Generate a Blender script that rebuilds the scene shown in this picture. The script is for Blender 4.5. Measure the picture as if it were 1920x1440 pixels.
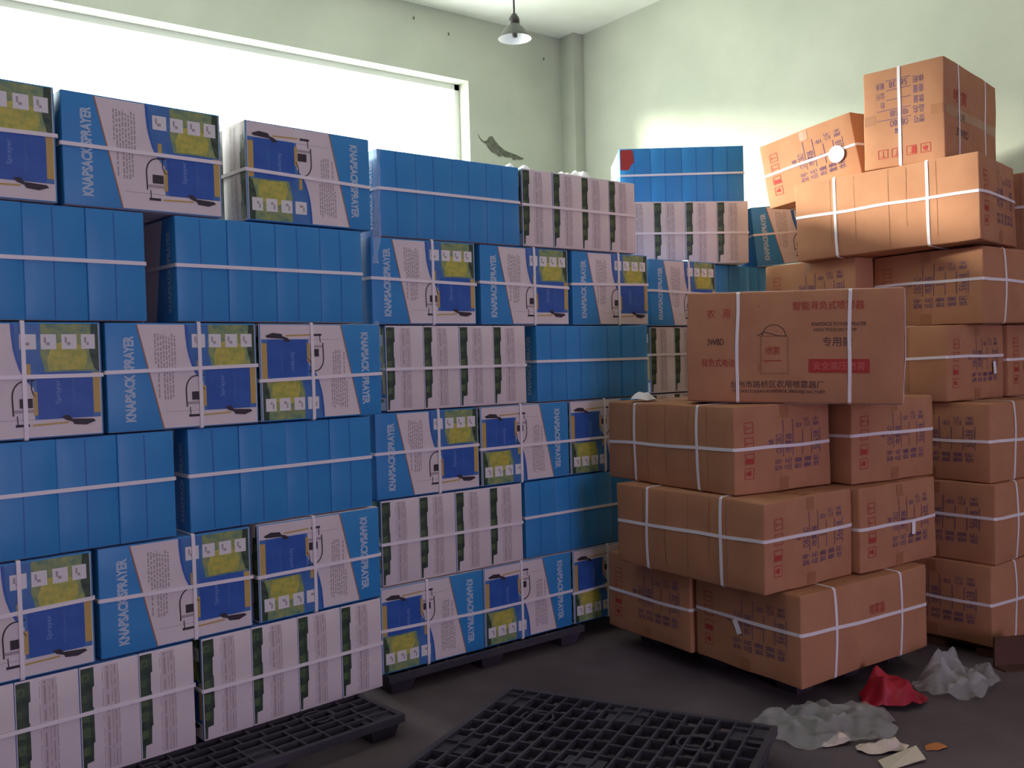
import bpy, bmesh, math, random
from math import pi, sin, cos, radians as RAD
from mathutils import Matrix, Vector, Euler, noise

for o in list(bpy.data.objects):
    bpy.data.objects.remove(o)
SC = bpy.context.scene
COL = SC.collection
random.seed(7)

# ------------------------------------------------------------------ camera
CAM_Z = 1.448
F_PX, PITCH, ROLL, YAW = 1736.5, 0.0276, -0.02623, 0.92257
fw = Vector((cos(YAW), sin(YAW), 0)); rt = Vector((sin(YAW), -cos(YAW), 0)); up = Vector((0, 0, 1))
Fv = fw * cos(PITCH) - up * sin(PITCH)
Uv = up * cos(PITCH) + fw * sin(PITCH)
Rv = rt * cos(ROLL) + Uv * sin(ROLL)
U2 = Uv * cos(ROLL) - rt * sin(ROLL)
cd = bpy.data.cameras.new('camera')
cd.sensor_fit = 'HORIZONTAL'; cd.sensor_width = 36.0
cd.lens = F_PX / 1920 * 36.0
cd.clip_start = 0.05; cd.clip_end = 200
cam = bpy.data.objects.new('camera', cd); COL.objects.link(cam)
m = Matrix((Rv, U2, -Fv)).transposed().to_4x4(); m.translation = (0, 0, CAM_Z)
cam.matrix_world = m
SC.camera = cam

# ------------------------------------------------------------------ light and exposure
SC.view_settings.view_transform = 'Standard'
SC.view_settings.look = 'None'
SC.view_settings.exposure = 0.0
SC.view_settings.gamma = 1.0
SC.view_settings.use_curve_mapping = False

YW, XR, XL, YN, ZC = 6.8, 5.94, -2.6, -6.0, 4.49        # far wall, right wall, left wall, near wall, ceiling
WX0, WX1, WZ0, WZ1 = -2.2, 4.752, 1.5, 3.918            # window opening in the far wall
DX0, DX1, DZ1 = 0.2, 3.0, 2.9                           # unseen doorway behind the camera, added for fill light

def lin(c):
    return tuple((x / 12.92 if x <= 0.04045 else ((x + 0.055) / 1.055) ** 2.4) for x in [v / 255 for v in c]) + (1,)

world = bpy.data.worlds.new('overcast_sky'); SC.world = world
world.use_nodes = True
nt = world.node_tree; nt.nodes.clear()
wo = nt.nodes.new('ShaderNodeOutputWorld'); bg = nt.nodes.new('ShaderNodeBackground')
tc = nt.nodes.new('ShaderNodeTexCoord'); sp = nt.nodes.new('ShaderNodeSeparateXYZ')
mr = nt.nodes.new('ShaderNodeMapRange'); mr.inputs[1].default_value = -0.6; mr.inputs[2].default_value = 0.5
rp = nt.nodes.new('ShaderNodeValToRGB')
rp.color_ramp.elements[0].color = (0.54, 0.43, 0.63, 1); rp.color_ramp.elements[0].position = 0.0
rp.color_ramp.elements[1].color = (0.94, 1.0, 0.92, 1); rp.color_ramp.elements[1].position = 1.0
nt.links.new(tc.outputs['Generated'], sp.inputs[0]); nt.links.new(sp.outputs['Y'], mr.inputs[0])
nt.links.new(mr.outputs[0], rp.inputs[0]); nt.links.new(rp.outputs[0], bg.inputs[0]); nt.links.new(bg.outputs[0], wo.inputs[0])
bg.inputs[1].default_value = 11.0
world.cycles.sampling_method = 'MANUAL'; world.cycles.sample_map_resolution = 256

def portal(name, loc, rot, sx, sy):
    l = bpy.data.lights.new(name, 'AREA'); l.shape = 'RECTANGLE'; l.size = sx; l.size_y = sy
    l.cycles.is_portal = True
    o = bpy.data.objects.new(name, l); COL.objects.link(o); o.location = loc; o.rotation_euler = rot
    o['kind'] = 'helper'
    return o
portal('window_sky_portal', ((WX0 + WX1) / 2, YW + 0.26, (WZ0 + WZ1) / 2), (-pi / 2, 0, 0), WX1 - WX0, WZ1 - WZ0)
portal('fill_door_sky_portal', ((DX0 + DX1) / 2, YN - 0.26, DZ1 / 2), (pi / 2, 0, 0), DX1 - DX0, DZ1)

sl = bpy.data.lights.new('hazy_sun', 'SUN'); sl.energy = 11.0; sl.angle = RAD(9); sl.color = (1.0, 0.98, 0.86)
sun = bpy.data.objects.new('hazy_sun', sl); COL.objects.link(sun)
sd = Vector((0.75, -0.62, -0.198)).normalized()
sun.rotation_euler = sd.to_track_quat('-Z', 'Y').to_euler()
sun.location = (0, 9, 6)

# ------------------------------------------------------------------ materials
def mat(name, rgb, rough=0.8, spec=0.3, noise_amt=0.0, noise_scale=8.0, rgb2=None, bump=0.0, bump_scale=60.0, coat=0.0, metal=0.0, alpha=1.0, stretch=None, detail=4.0):
    M = bpy.data.materials.new(name); M.use_nodes = True
    t = M.node_tree; b = t.nodes['Principled BSDF']
    c = lin(rgb); b.inputs['Base Color'].default_value = c
    b.inputs['Roughness'].default_value = rough
    b.inputs['Specular IOR Level'].default_value = spec
    b.inputs['Metallic'].default_value = metal
    b.inputs['Coat Weight'].default_value = coat
    b.inputs['Alpha'].default_value = alpha
    if rgb2 is not None or noise_amt > 0 or bump > 0:
        co = t.nodes.new('ShaderNodeTexCoord'); mp = t.nodes.new('ShaderNodeMapping')
        if stretch: mp.inputs['Scale'].default_value = stretch
        t.links.new(co.outputs['Object'], mp.inputs[0])
    if rgb2 is not None or noise_amt > 0:
        n = t.nodes.new('ShaderNodeTexNoise'); n.inputs['Scale'].default_value = noise_scale; n.inputs['Detail'].default_value = detail
        t.links.new(mp.outputs[0], n.inputs['Vector'])
        r = t.nodes.new('ShaderNodeValToRGB')
        r.color_ramp.elements[0].position = 0.32; r.color_ramp.elements[1].position = 0.68
        d = rgb2 if rgb2 is not None else tuple(x * (1 - noise_amt) for x in rgb)
        r.color_ramp.elements[0].color = c; r.color_ramp.elements[1].color = lin(d)
        t.links.new(n.outputs['Fac'], r.inputs[0]); t.links.new(r.outputs[0], b.inputs['Base Color'])
    if bump > 0:
        n2 = t.nodes.new('ShaderNodeTexNoise'); n2.inputs['Scale'].default_value = bump_scale; n2.inputs['Detail'].default_value = 5
        t.links.new(mp.outputs[0], n2.inputs['Vector'])
        bp = t.nodes.new('ShaderNodeBump'); bp.inputs['Strength'].default_value = bump; bp.inputs['Distance'].default_value = 0.01
        t.links.new(n2.outputs['Fac'], bp.inputs['Height']); t.links.new(bp.outputs[0], b.inputs['Normal'])
    return M

M = {}
M['wall'] = mat('limewashed_plaster', (185, 189, 173), 0.95, 0.1, rgb2=(173, 178, 162), noise_scale=1.6, bump=0.25, bump_scale=18, detail=8)
M['ceil'] = mat('ceiling_plaster', (244, 246, 238), 0.95, 0.1, rgb2=(222, 226, 212), noise_scale=1.1, bump=0.2, bump_scale=12, detail=6)
M['wall2'] = mat('bounce_cutting_grey_plaster', (122, 112, 116), 0.95, 0.1, rgb2=(104, 95, 100), noise_scale=1.3, bump=0.2, bump_scale=14, detail=6)  # for the unseen walls, darkened to cut bounced light
M['bare'] = mat('bare_grey_plaster', (112, 114, 100), 0.95, 0.1, rgb2=(90, 92, 82), noise_scale=20)
M['floor'] = mat('dark_concrete', (112, 100, 104), 0.85, 0.25, rgb2=(88, 78, 82), noise_scale=2.2, bump=0.3, bump_scale=40, detail=8)
M['frame'] = mat('white_window_paint', (215, 218, 210), 0.6, 0.3)
M['blue'] = mat('blue_printed_card', (50, 138, 204), 0.42, 0.4, rgb2=(60, 144, 206), noise_scale=3.0)
M['deep'] = mat('deep_blue_print', (44, 88, 172), 0.42, 0.4, rgb2=(54, 100, 182), noise_scale=12)
M['sky'] = mat('sky_blue_print', (84, 132, 190), 0.42, 0.4, rgb2=(62, 112, 176), noise_scale=14)
M['leaf'] = mat('leafy_green_print', (92, 136, 118), 0.42, 0.4, rgb2=(164, 172, 100), noise_scale=34, detail=6)
M['yellow'] = mat('yellow_green_print', (208, 196, 90), 0.42, 0.4, rgb2=(158, 168, 84), noise_scale=40, detail=6)
M['mossy'] = mat('moss_green_print', (70, 96, 66), 0.42, 0.4, rgb2=(96, 112, 74), noise_scale=40, detail=6)
M['darkgreen'] = mat('dark_green_print_and_shade', (38, 58, 48), 0.42, 0.4, rgb2=(72, 92, 70), noise_scale=30, detail=6)
M['white'] = mat('white_printed_card', (226, 216, 218), 0.45, 0.35, rgb2=(218, 208, 210), noise_scale=5)
M['band'] = mat('faint_mauve_band_print', (206, 194, 198), 0.45, 0.35)
M['icon'] = mat('white_icon_print', (226, 226, 226), 0.45, 0.35)
M['grey'] = mat('grey_small_print', (172, 162, 164), 0.5, 0.3)
M['mauve'] = mat('mauve_line_print', (176, 160, 164), 0.5, 0.3)
M['black'] = mat('black_print', (62, 56, 64), 0.5, 0.3)
M['tan'] = mat('tan_yellow_print', (196, 166, 96), 0.45, 0.35)
M['rust'] = mat('orange_brown_edge_print', (166, 118, 92), 0.45, 0.35)
M['pale'] = mat('pale_blue_print', (128, 156, 206), 0.45, 0.35)
M['title'] = mat('pale_title_print', (176, 198, 220), 0.45, 0.35)
M['strap'] = mat('white_plastic_strap', (238, 232, 236), 0.35, 0.5)
M['brown'] = mat('corrugated_brown_card', (186, 135, 102), 0.85, 0.15, rgb2=(176, 125, 94), noise_scale=7, bump=0.08, bump_scale=90)
M['crease'] = mat('brown_card_crease', (154, 108, 78), 0.85, 0.15)
M['tape'] = mat('brown_packing_tape', (164, 112, 78), 0.35, 0.4)
M['violet'] = mat('violet_ink', (108, 86, 116), 0.8, 0.15)
M['ink'] = mat('dark_ink', (84, 68, 72), 0.8, 0.15)
M['red'] = mat('red_ink', (172, 66, 62), 0.8, 0.15)
M['pink'] = mat('pink_ink', (206, 116, 104), 0.8, 0.15)
M['plastic'] = mat('black_recycled_plastic', (58, 55, 66), 0.55, 0.4, rgb2=(74, 70, 80), noise_scale=6)
M['rail'] = mat('old_pallet_wood', (104, 74, 62), 0.85, 0.2, rgb2=(80, 56, 48), noise_scale=5)
M['enamel'] = mat('grey_green_enamel', (82, 84, 78), 0.5, 0.4)
M['enamelw'] = mat('white_enamel', (240, 240, 236), 0.3, 0.5)
M['sock'] = mat('brown_bakelite', (60, 56, 52), 0.5, 0.4)
M['bag'] = mat('red_plastic_bag', (176, 30, 52), 0.4, 0.4, rgb2=(150, 24, 46), noise_scale=12)
M['paper'] = mat('crumpled_paper', (214, 200, 182), 0.9, 0.1)
M['orange'] = mat('orange_brown_card', (190, 124, 76), 0.9, 0.1)
M['tag'] = mat('white_paper_label', (244, 244, 248), 0.7, 0.2)
M['tagink'] = mat('pale_grey_ink', (186, 188, 200), 0.7, 0.2)

def film_mat(name, rgb, a, rough=0.25):
    Q = bpy.data.materials.new(name); Q.use_nodes = True; t = Q.node_tree; t.nodes.clear()
    o = t.nodes.new('ShaderNodeOutputMaterial'); mx = t.nodes.new('ShaderNodeMixShader'); tr = t.nodes.new('ShaderNodeBsdfTransparent')
    p = t.nodes.new('ShaderNodeBsdfPrincipled'); p.inputs['Base Color'].default_value = lin(rgb); p.inputs['Roughness'].default_value = rough
    mx.inputs[0].default_value = a
    t.links.new(tr.outputs[0], mx.inputs[1]); t.links.new(p.outputs[0], mx.inputs[2]); t.links.new(mx.outputs[0], o.inputs[0])
    return Q
M['film'] = film_mat('clear_plastic_film', (206, 206, 204), 0.34)
M['filmwrap'] = film_mat('clear_wrapping_film', (210, 220, 232), 0.30)
M['glass'] = film_mat('window_glass', (230, 240, 235), 0.03, 0.05)

# ------------------------------------------------------------------ mesh helpers
class MB:
    def __init__(s): s.v = []; s.f = []; s.m = []; s.mats = []; s.sm = []
    def mi(s, k):
        if k not in s.mats: s.mats.append(k)
        return s.mats.index(k)
    def add(s, vs, fs, k, smooth=False):
        b = len(s.v); i = s.mi(k)
        s.v += [tuple(x) for x in vs]
        for f in fs:
            s.f.append(tuple(b + q for q in f)); s.m.append(i); s.sm.append(smooth)
    def poly(s, pts, k): s.add(pts, [tuple(range(len(pts)))], k)
    def box(s, x0, x1, y0, y1, z0, z1, k):
        vs = [(x, y, z) for z in (z0, z1) for y in (y0, y1) for x in (x0, x1)]
        s.add(vs, [(0, 2, 3, 1), (4, 5, 7, 6), (0, 1, 5, 4), (2, 6, 7, 3), (0, 4, 6, 2), (1, 3, 7, 5)], k)
    def tube(s, pts, r, k, n=8, closed=False):
        pts = [Vector(p) for p in pts]; rings = []
        N = len(pts)
        for i, p in enumerate(pts):
            a = pts[i - 1] if (i > 0 or closed) else pts[i]; b = pts[(i + 1) % N] if (i < N - 1 or closed) else pts[i]
            d = (b - a).normalized(); u = d.orthogonal().normalized(); w = d.cross(u)
            rings.append([p + (u * cos(2 * pi * j / n) + w * sin(2 * pi * j / n)) * r for j in range(n)])
        vs = [q for R_ in rings for q in R_]; fs = []
        for i in range(N if closed else N - 1):
            for j in range(n):
                a = i * n + j; b = i * n + (j + 1) % n; c = ((i + 1) % N) * n + (j + 1) % n; d = ((i + 1) % N) * n + j
                fs.append((a, b, c, d))
        if not closed:
            fs.append(tuple(range(n))[::-1]); fs.append(tuple((N - 1) * n + j for j in range(n)))
        s.add(vs, fs, k, True)
    def lathe(s, prof, k, n=40, cx=0, cy=0):
        vs = []; fs = []
        for r, z in prof:
            for j in range(n): vs.append((cx + r * cos(2 * pi * j / n), cy + r * sin(2 * pi * j / n), z))
        for i in range(len(prof) - 1):
            for j in range(n):
                fs.append((i * n + j, i * n + (j + 1) % n, (i + 1) * n + (j + 1) % n, (i + 1) * n + j))
        s.add(vs, fs, k, True)
    def mesh(s, name):
        me = bpy.data.meshes.new(name); me.from_pydata(s.v, [], s.f)
        for k in s.mats: me.materials.append(M[k])
        me.polygons.foreach_set('material_index', s.m); me.polygons.foreach_set('use_smooth', s.sm)
        me.update(); return me
    def build(s, name, parent=None, loc=(0, 0, 0), rot=(0, 0, 0)):
        return link(name, s.mesh(name), parent, loc, rot)

def link(name, me, parent=None, loc=(0, 0, 0), rot=(0, 0, 0)):
    o = bpy.data.objects.new(name, me); COL.objects.link(o)
    o.location = loc; o.rotation_euler = rot
    if parent: o.parent = parent
    return o
def thing(name, label, cat, loc=(0, 0, 0), rot=(0, 0, 0), group=None):
    o = bpy.data.objects.new(name, None); COL.objects.link(o); o.empty_display_size = 0.1
    o.location = loc; o.rotation_euler = rot; return tag(o, label, cat, group)
def tag(o, label, cat, group=None, kind=None):
    o['label'] = label; o['category'] = cat
    if group: o['group'] = group
    if kind: o['kind'] = kind
    return o
def struct(o): o['kind'] = 'structure'; return o
def dup(root, loc, rot, label, group=None):
    r = root.copy(); COL.objects.link(r); r.location = loc; r.rotation_euler = rot; r['label'] = label
    if group: r['group'] = group
    for ch in list(root.children):
        c = ch.copy(); COL.objects.link(c); c.parent = r
        for g in list(ch.children):
            d = g.copy(); COL.objects.link(d); d.parent = c
    return r

_txt = {}
def glyphs(s, bold=0.0):
    """outline mesh of a string, normalised to its own box 0..1 x 0..1"""
    key = (s, bold)
    if key in _txt: return _txt[key]
    cu = bpy.data.curves.new('lettering', 'FONT'); cu.body = s; cu.fill_mode = 'FRONT'; cu.resolution_u = 2; cu.size = 1; cu.offset = bold
    o = bpy.data.objects.new('lettering', cu)
    me = o.to_mesh()
    vs = [(v.co.x, v.co.y) for v in me.vertices]; fs = [tuple(p.vertices) for p in me.polygons]
    o.to_mesh_clear(); bpy.data.objects.remove(o); bpy.data.curves.remove(cu)
    x0 = min(v[0] for v in vs); x1 = max(v[0] for v in vs); y0 = min(v[1] for v in vs); y1 = max(v[1] for v in vs)
    _txt[key] = ([((x - x0) / (x1 - x0), (y - y0) / (y1 - y0)) for x, y in vs], fs)
    return _txt[key]

class Face:
    """a printable face: origin + a*ea + b*eb, lifted along n, then pushed out with the box's bulge"""
    def __init__(s, mb, o, ea, eb, warp=None):
        s.mb = mb; s.o = Vector(o); s.ea = Vector(ea); s.eb = Vector(eb); s.n = s.ea.cross(s.eb); s.warp = warp or (lambda p: p)
    def P(s, a, b, h): return s.warp(s.o + s.ea * a + s.eb * b) + s.n * h
    def poly(s, pts, k, h): s.mb.poly([s.P(a, b, h) for a, b in pts], k)
    def rect(s, a0, a1, b0, b1, k, h, na=1, nb=1):
        vs = [s.P(a0 + (a1 - a0) * i / na, b0 + (b1 - b0) * j / nb, h) for j in range(nb + 1) for i in range(na + 1)]
        s.mb.add(vs, [(j * (na + 1) + i, j * (na + 1) + i + 1, (j + 1) * (na + 1) + i + 1, (j + 1) * (na + 1) + i) for j in range(nb) for i in range(na)], k)
    def frame(s, a0, a1, b0, b1, t, k, h):
        s.rect(a0, a1, b0, b0 + t, k, h); s.rect(a0, a1, b1 - t, b1, k, h); s.rect(a0, a0 + t, b0 + t, b1 - t, k, h); s.rect(a1 - t, a1, b0 + t, b1 - t, k, h)
    def text(s, txt, a0, a1, b0, b1, k, h, turn=0, bold=0.0):
        vs, fs = glyphs(txt, bold); out = []
        for x, y in vs:
            if turn: x, y = 1 - y, x          # quarter turn, reading upwards
            out.append(s.P(a0 + (a1 - a0) * x, b0 + (b1 - b0) * y, h))
        s.mb.add(out, fs, k)
    def line(s, pts, t, k, h):
        for (ax, ay), (bx, by) in zip(pts, pts[1:]):
            d = math.hypot(bx - ax, by - ay) or 1; nx, ny = -(by - ay) / d * t / 2, (bx - ax) / d * t / 2
            s.poly([(ax - nx, ay - ny), (bx - nx, by - ny), (bx + nx, by + ny), (ax + nx, ay + ny)], k, h)

def coords(h, r, n):
    a = [-h, -h + r * 0.35, -h + r]
    a += [(-h + r) + (2 * h - 2 * r) * i / n for i in range(1, n)]
    return a + [h - r, h - r * 0.35, h]
def make_warp(hx, hy, hz, bul, wob=0.0, seed=0.0):
    H = (hx, hy, hz)
    def warp(p):
        n = [max(-1, min(1, p[i] / H[i])) for i in range(3)]
        q = Vector(p)
        for i in range(3):
            j, k = (i + 1) % 3, (i + 2) % 3
            q[i] += bul[i] * n[i] * (1 - n[j] ** 2) * (1 - n[k] ** 2)
        if wob:
            q += noise.noise_vector(Vector(p) * 5 + Vector((seed, seed * 2, 0))) * wob
        return q
    return warp
def rounded_box(mb, hx, hy, hz, r, k, warp, ns=(8, 6, 6), faces=None):
    """box centred on the origin with rounded, bulged sides; faces maps 'x-' .. 'z+' to another material"""
    H = (hx, hy, hz); C = [coords(H[i], r, ns[i]) for i in range(3)]
    faces = faces or {}
    def rnd(p):
        q = Vector([max(-(H[i] - r), min(H[i] - r, p[i])) for i in range(3)]); d = Vector(p) - q
        return q + d.normalized() * r if d.length > 1e-9 else q
    for ax in range(3):
        b, c = (ax + 1) % 3, (ax + 2) % 3
        for sg in (-1, 1):
            vs = []; fs = []
            for v in C[c]:
                for u in C[b]:
                    p = [0, 0, 0]; p[ax] = sg * H[ax]; p[b] = u; p[c] = v
                    vs.append(warp(rnd(p)))
            nu = len(C[b])
            for j in range(len(C[c]) - 1):
                for i in range(nu - 1):
                    f = (j * nu + i, j * nu + i + 1, (j + 1) * nu + i + 1, (j + 1) * nu + i)
                    fs.append(f if sg > 0 else f[::-1])
            mb.add(vs, fs, faces.get('xyz'[ax] + ('+' if sg > 0 else '-'), k), True)
def weld(me, d=0.0004):
    b = bmesh.new(); b.from_mesh(me); bmesh.ops.remove_doubles(b, verts=b.verts, dist=d); b.to_mesh(me); b.free(); return me

def strap_loop(axis, hx, hy, hz, at, width, r, warp, tilt=0.0, lift=0.0045, sag=0.0):
    """flat band round a box in the plane across 'axis' at the coordinate 'at'"""
    mb = MB(); H = (hx, hy, hz); b, c = [i for i in range(3) if i != axis]
    pts = []
    def side(u0, v0, u1, v1, n):
        for i in range(n): pts.append((u0 + (u1 - u0) * i / (n - 1), v0 + (v1 - v0) * i / (n - 1)))
    B, Cc = H[b], H[c]; e = r
    side(-B + e, -Cc, B - e, -Cc, 14); side(B, -Cc + e, B, Cc - e, 14); side(B - e, Cc, -B + e, Cc, 14); side(-B, Cc - e, -B, -Cc + e, 14)
    vs = []; n = len(pts)
    for u, v in pts:
        for w in (-width / 2, width / 2):
            for l in (lift * 0.25, lift):
                p = [0, 0, 0]; p[axis] = at + w + tilt * (u / B) * 0.5; p[b] = u; p[c] = v
                q = warp(Vector(p)); d = Vector((0, 0, 0))
                if abs(abs(u) - B) < e * 1.01 + 1e-6: d[b] = (1 if u > 0 else -1)
                if abs(abs(v) - Cc) < e * 1.01 + 1e-6: d[c] = (1 if v > 0 else -1)
                q += d.normalized() * l if d.length else d
                vs.append(q)
    fs = []
    for i in range(n):
        a = 4 * i; q = 4 * ((i + 1) % n)
        fs += [(a + 1, q + 1, q + 3, a + 3), (a, a + 2, q + 2, q), (a, q, q + 1, a + 1), (a + 2, a + 3, q + 3, q + 2)]
    mb.add(vs, fs, 'strap', False)
    return mb

# ------------------------------------------------------------------ the room
T = 0.25
mb = MB()
mb.box(XL - T, WX0, YW, YW + T, 0, ZC, 'wall'); mb.box(WX1, XR + T, YW, YW + T, 0, ZC, 'wall')
mb.box(WX0, WX1, YW, YW + T, 0, WZ0, 'wall'); mb.box(WX0, WX1, YW, YW + T, WZ1, ZC, 'wall')
wf = struct(mb.build('wall_far'))
mb = MB()                                                  # bare patch where the limewash has come off
pa = [(4.838, 3.470), (4.862, 3.432), (4.900, 3.405), (4.935, 3.415), (4.962, 3.452), (5.000, 3.462), (5.03, 3.425), (5.075, 3.385),
      (5.135, 3.350), (5.19, 3.338), (5.25, 3.328), (5.36, 3.300), (5.33, 3.284), (5.27, 3.282), (5.235, 3.268), (5.21, 3.292), (5.14, 3.287), (5.11, 3.300),
      (5.07, 3.283), (5.035, 3.305), (4.985, 3.318), (4.945, 3.352), (4.93, 3.382), (4.885, 3.398), (4.850, 3.432)]
mb.poly([(x, YW - 0.003, z) for x, z in pa][::-1], 'bare')
o = mb.build('bare_plaster_patch', wf); o['label'] = 'ragged grey patch of bare plaster'
mb = MB()
for x, z in ((5.62, 4.25), (4.55, 4.28), (4.2, 4.35)):
    mb.box(x, x + 0.006, YW - 0.012, YW, z, z + 0.022, 'bare')
mb.build('nail', wf)
mb = MB(); mb.box(XR, XR + T, YN - T, YW + T, 0, ZC, 'wall'); struct(mb.build('wall_right'))
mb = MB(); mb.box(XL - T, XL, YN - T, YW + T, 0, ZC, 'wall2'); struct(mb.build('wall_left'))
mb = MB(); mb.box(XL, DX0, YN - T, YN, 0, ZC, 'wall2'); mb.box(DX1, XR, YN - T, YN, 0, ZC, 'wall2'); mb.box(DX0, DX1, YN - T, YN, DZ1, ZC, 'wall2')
struct(mb.build('wall_near'))
mb = MB(); mb.box(XL - T, XR + T, YN - T, YW + T, -0.2, 0, 'floor'); struct(mb.build('floor'))
mb = MB(); mb.box(XL - T, XR + T, YN - T, YW + T, ZC, ZC + 0.2, 'ceil'); struct(mb.build('ceiling'))
mb = MB(); mb.box(XR - 0.115, XR, YW - 0.2, YW, 0, ZC, 'wall'); struct(mb.build('trim_1'))      # corner pilaster
mb = MB()                                                                               # window frame set deep in the opening
for x in (WX0, WX1 - 0.05): mb.box(x, x + 0.05, YW + 0.15, YW + 0.2, WZ0, WZ1, 'frame')
for z in (WZ0, WZ1 - 0.05): mb.box(WX0, WX1, YW + 0.15, YW + 0.2, z, z + 0.05, 'frame')
win = struct(mb.build('window_1'))
mb = MB()
mb.box(WX0 + 0.05, WX1 - 0.05, YW + 0.17, YW + 0.176, WZ0 + 0.05, WZ1 - 0.05, 'glass'); mb.build('glass_pane', win)
mb = MB()
for x in (DX0 - 0.06, DX1): mb.box(x, x + 0.06, YN - 0.02, YN + 0.03, 0, DZ1 + 0.06, 'frame')
mb.box(DX0, DX1, YN - 0.02, YN + 0.03, DZ1, DZ1 + 0.06, 'frame'); struct(mb.build('fill_door_1'))  # frame of the added doorway that brings fill light

# ------------------------------------------------------------------ pendant lamp
lx, ly, lz = 3.843, 4.944, 3.585
lamp = thing('pendant_lamp', 'unlit grey conical pendant lamp with white inside hanging near the ceiling corner', 'lamp', (lx, ly, ZC))
dz = lz - ZC
mb = MB(); mb.lathe([(0.112, dz), (0.110, dz + 0.006), (0.098, dz + 0.022), (0.070, dz + 0.062), (0.042, dz + 0.088), (0.034, dz + 0.098), (0.030, dz + 0.104)], 'enamel')
sh = mb.build('lamp_shade', lamp)
mb = MB(); mb.lathe([(0.030, dz + 0.100), (0.040, dz + 0.084), (0.068, dz + 0.058), (0.096, dz + 0.019), (0.110, dz + 0.001), (0.112, dz)], 'enamelw')
o = mb.build('shade_lining', sh); o['label'] = 'white enamel inside of the shade'
mb = MB(); mb.lathe([(0.0, dz + 0.165), (0.020, dz + 0.162), (0.022, dz + 0.150), (0.030, dz + 0.146), (0.033, dz + 0.135), (0.036, dz + 0.128), (0.036, dz + 0.100), (0.020, dz + 0.096), (0.019, dz + 0.012), (0.0, dz + 0.008)], 'sock')
mb.build('lamp_socket', lamp)
mb = MB(); mb.tube([(0, 0, dz + 0.15), (0, 0, 0)], 0.0065, 'sock'); mb.build('lamp_rod', lamp)
mb = MB(); mb.lathe([(0.0, -0.03), (0.035, -0.028), (0.045, 0.0)], 'enamel'); mb.build('ceiling_rose', lamp)

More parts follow.
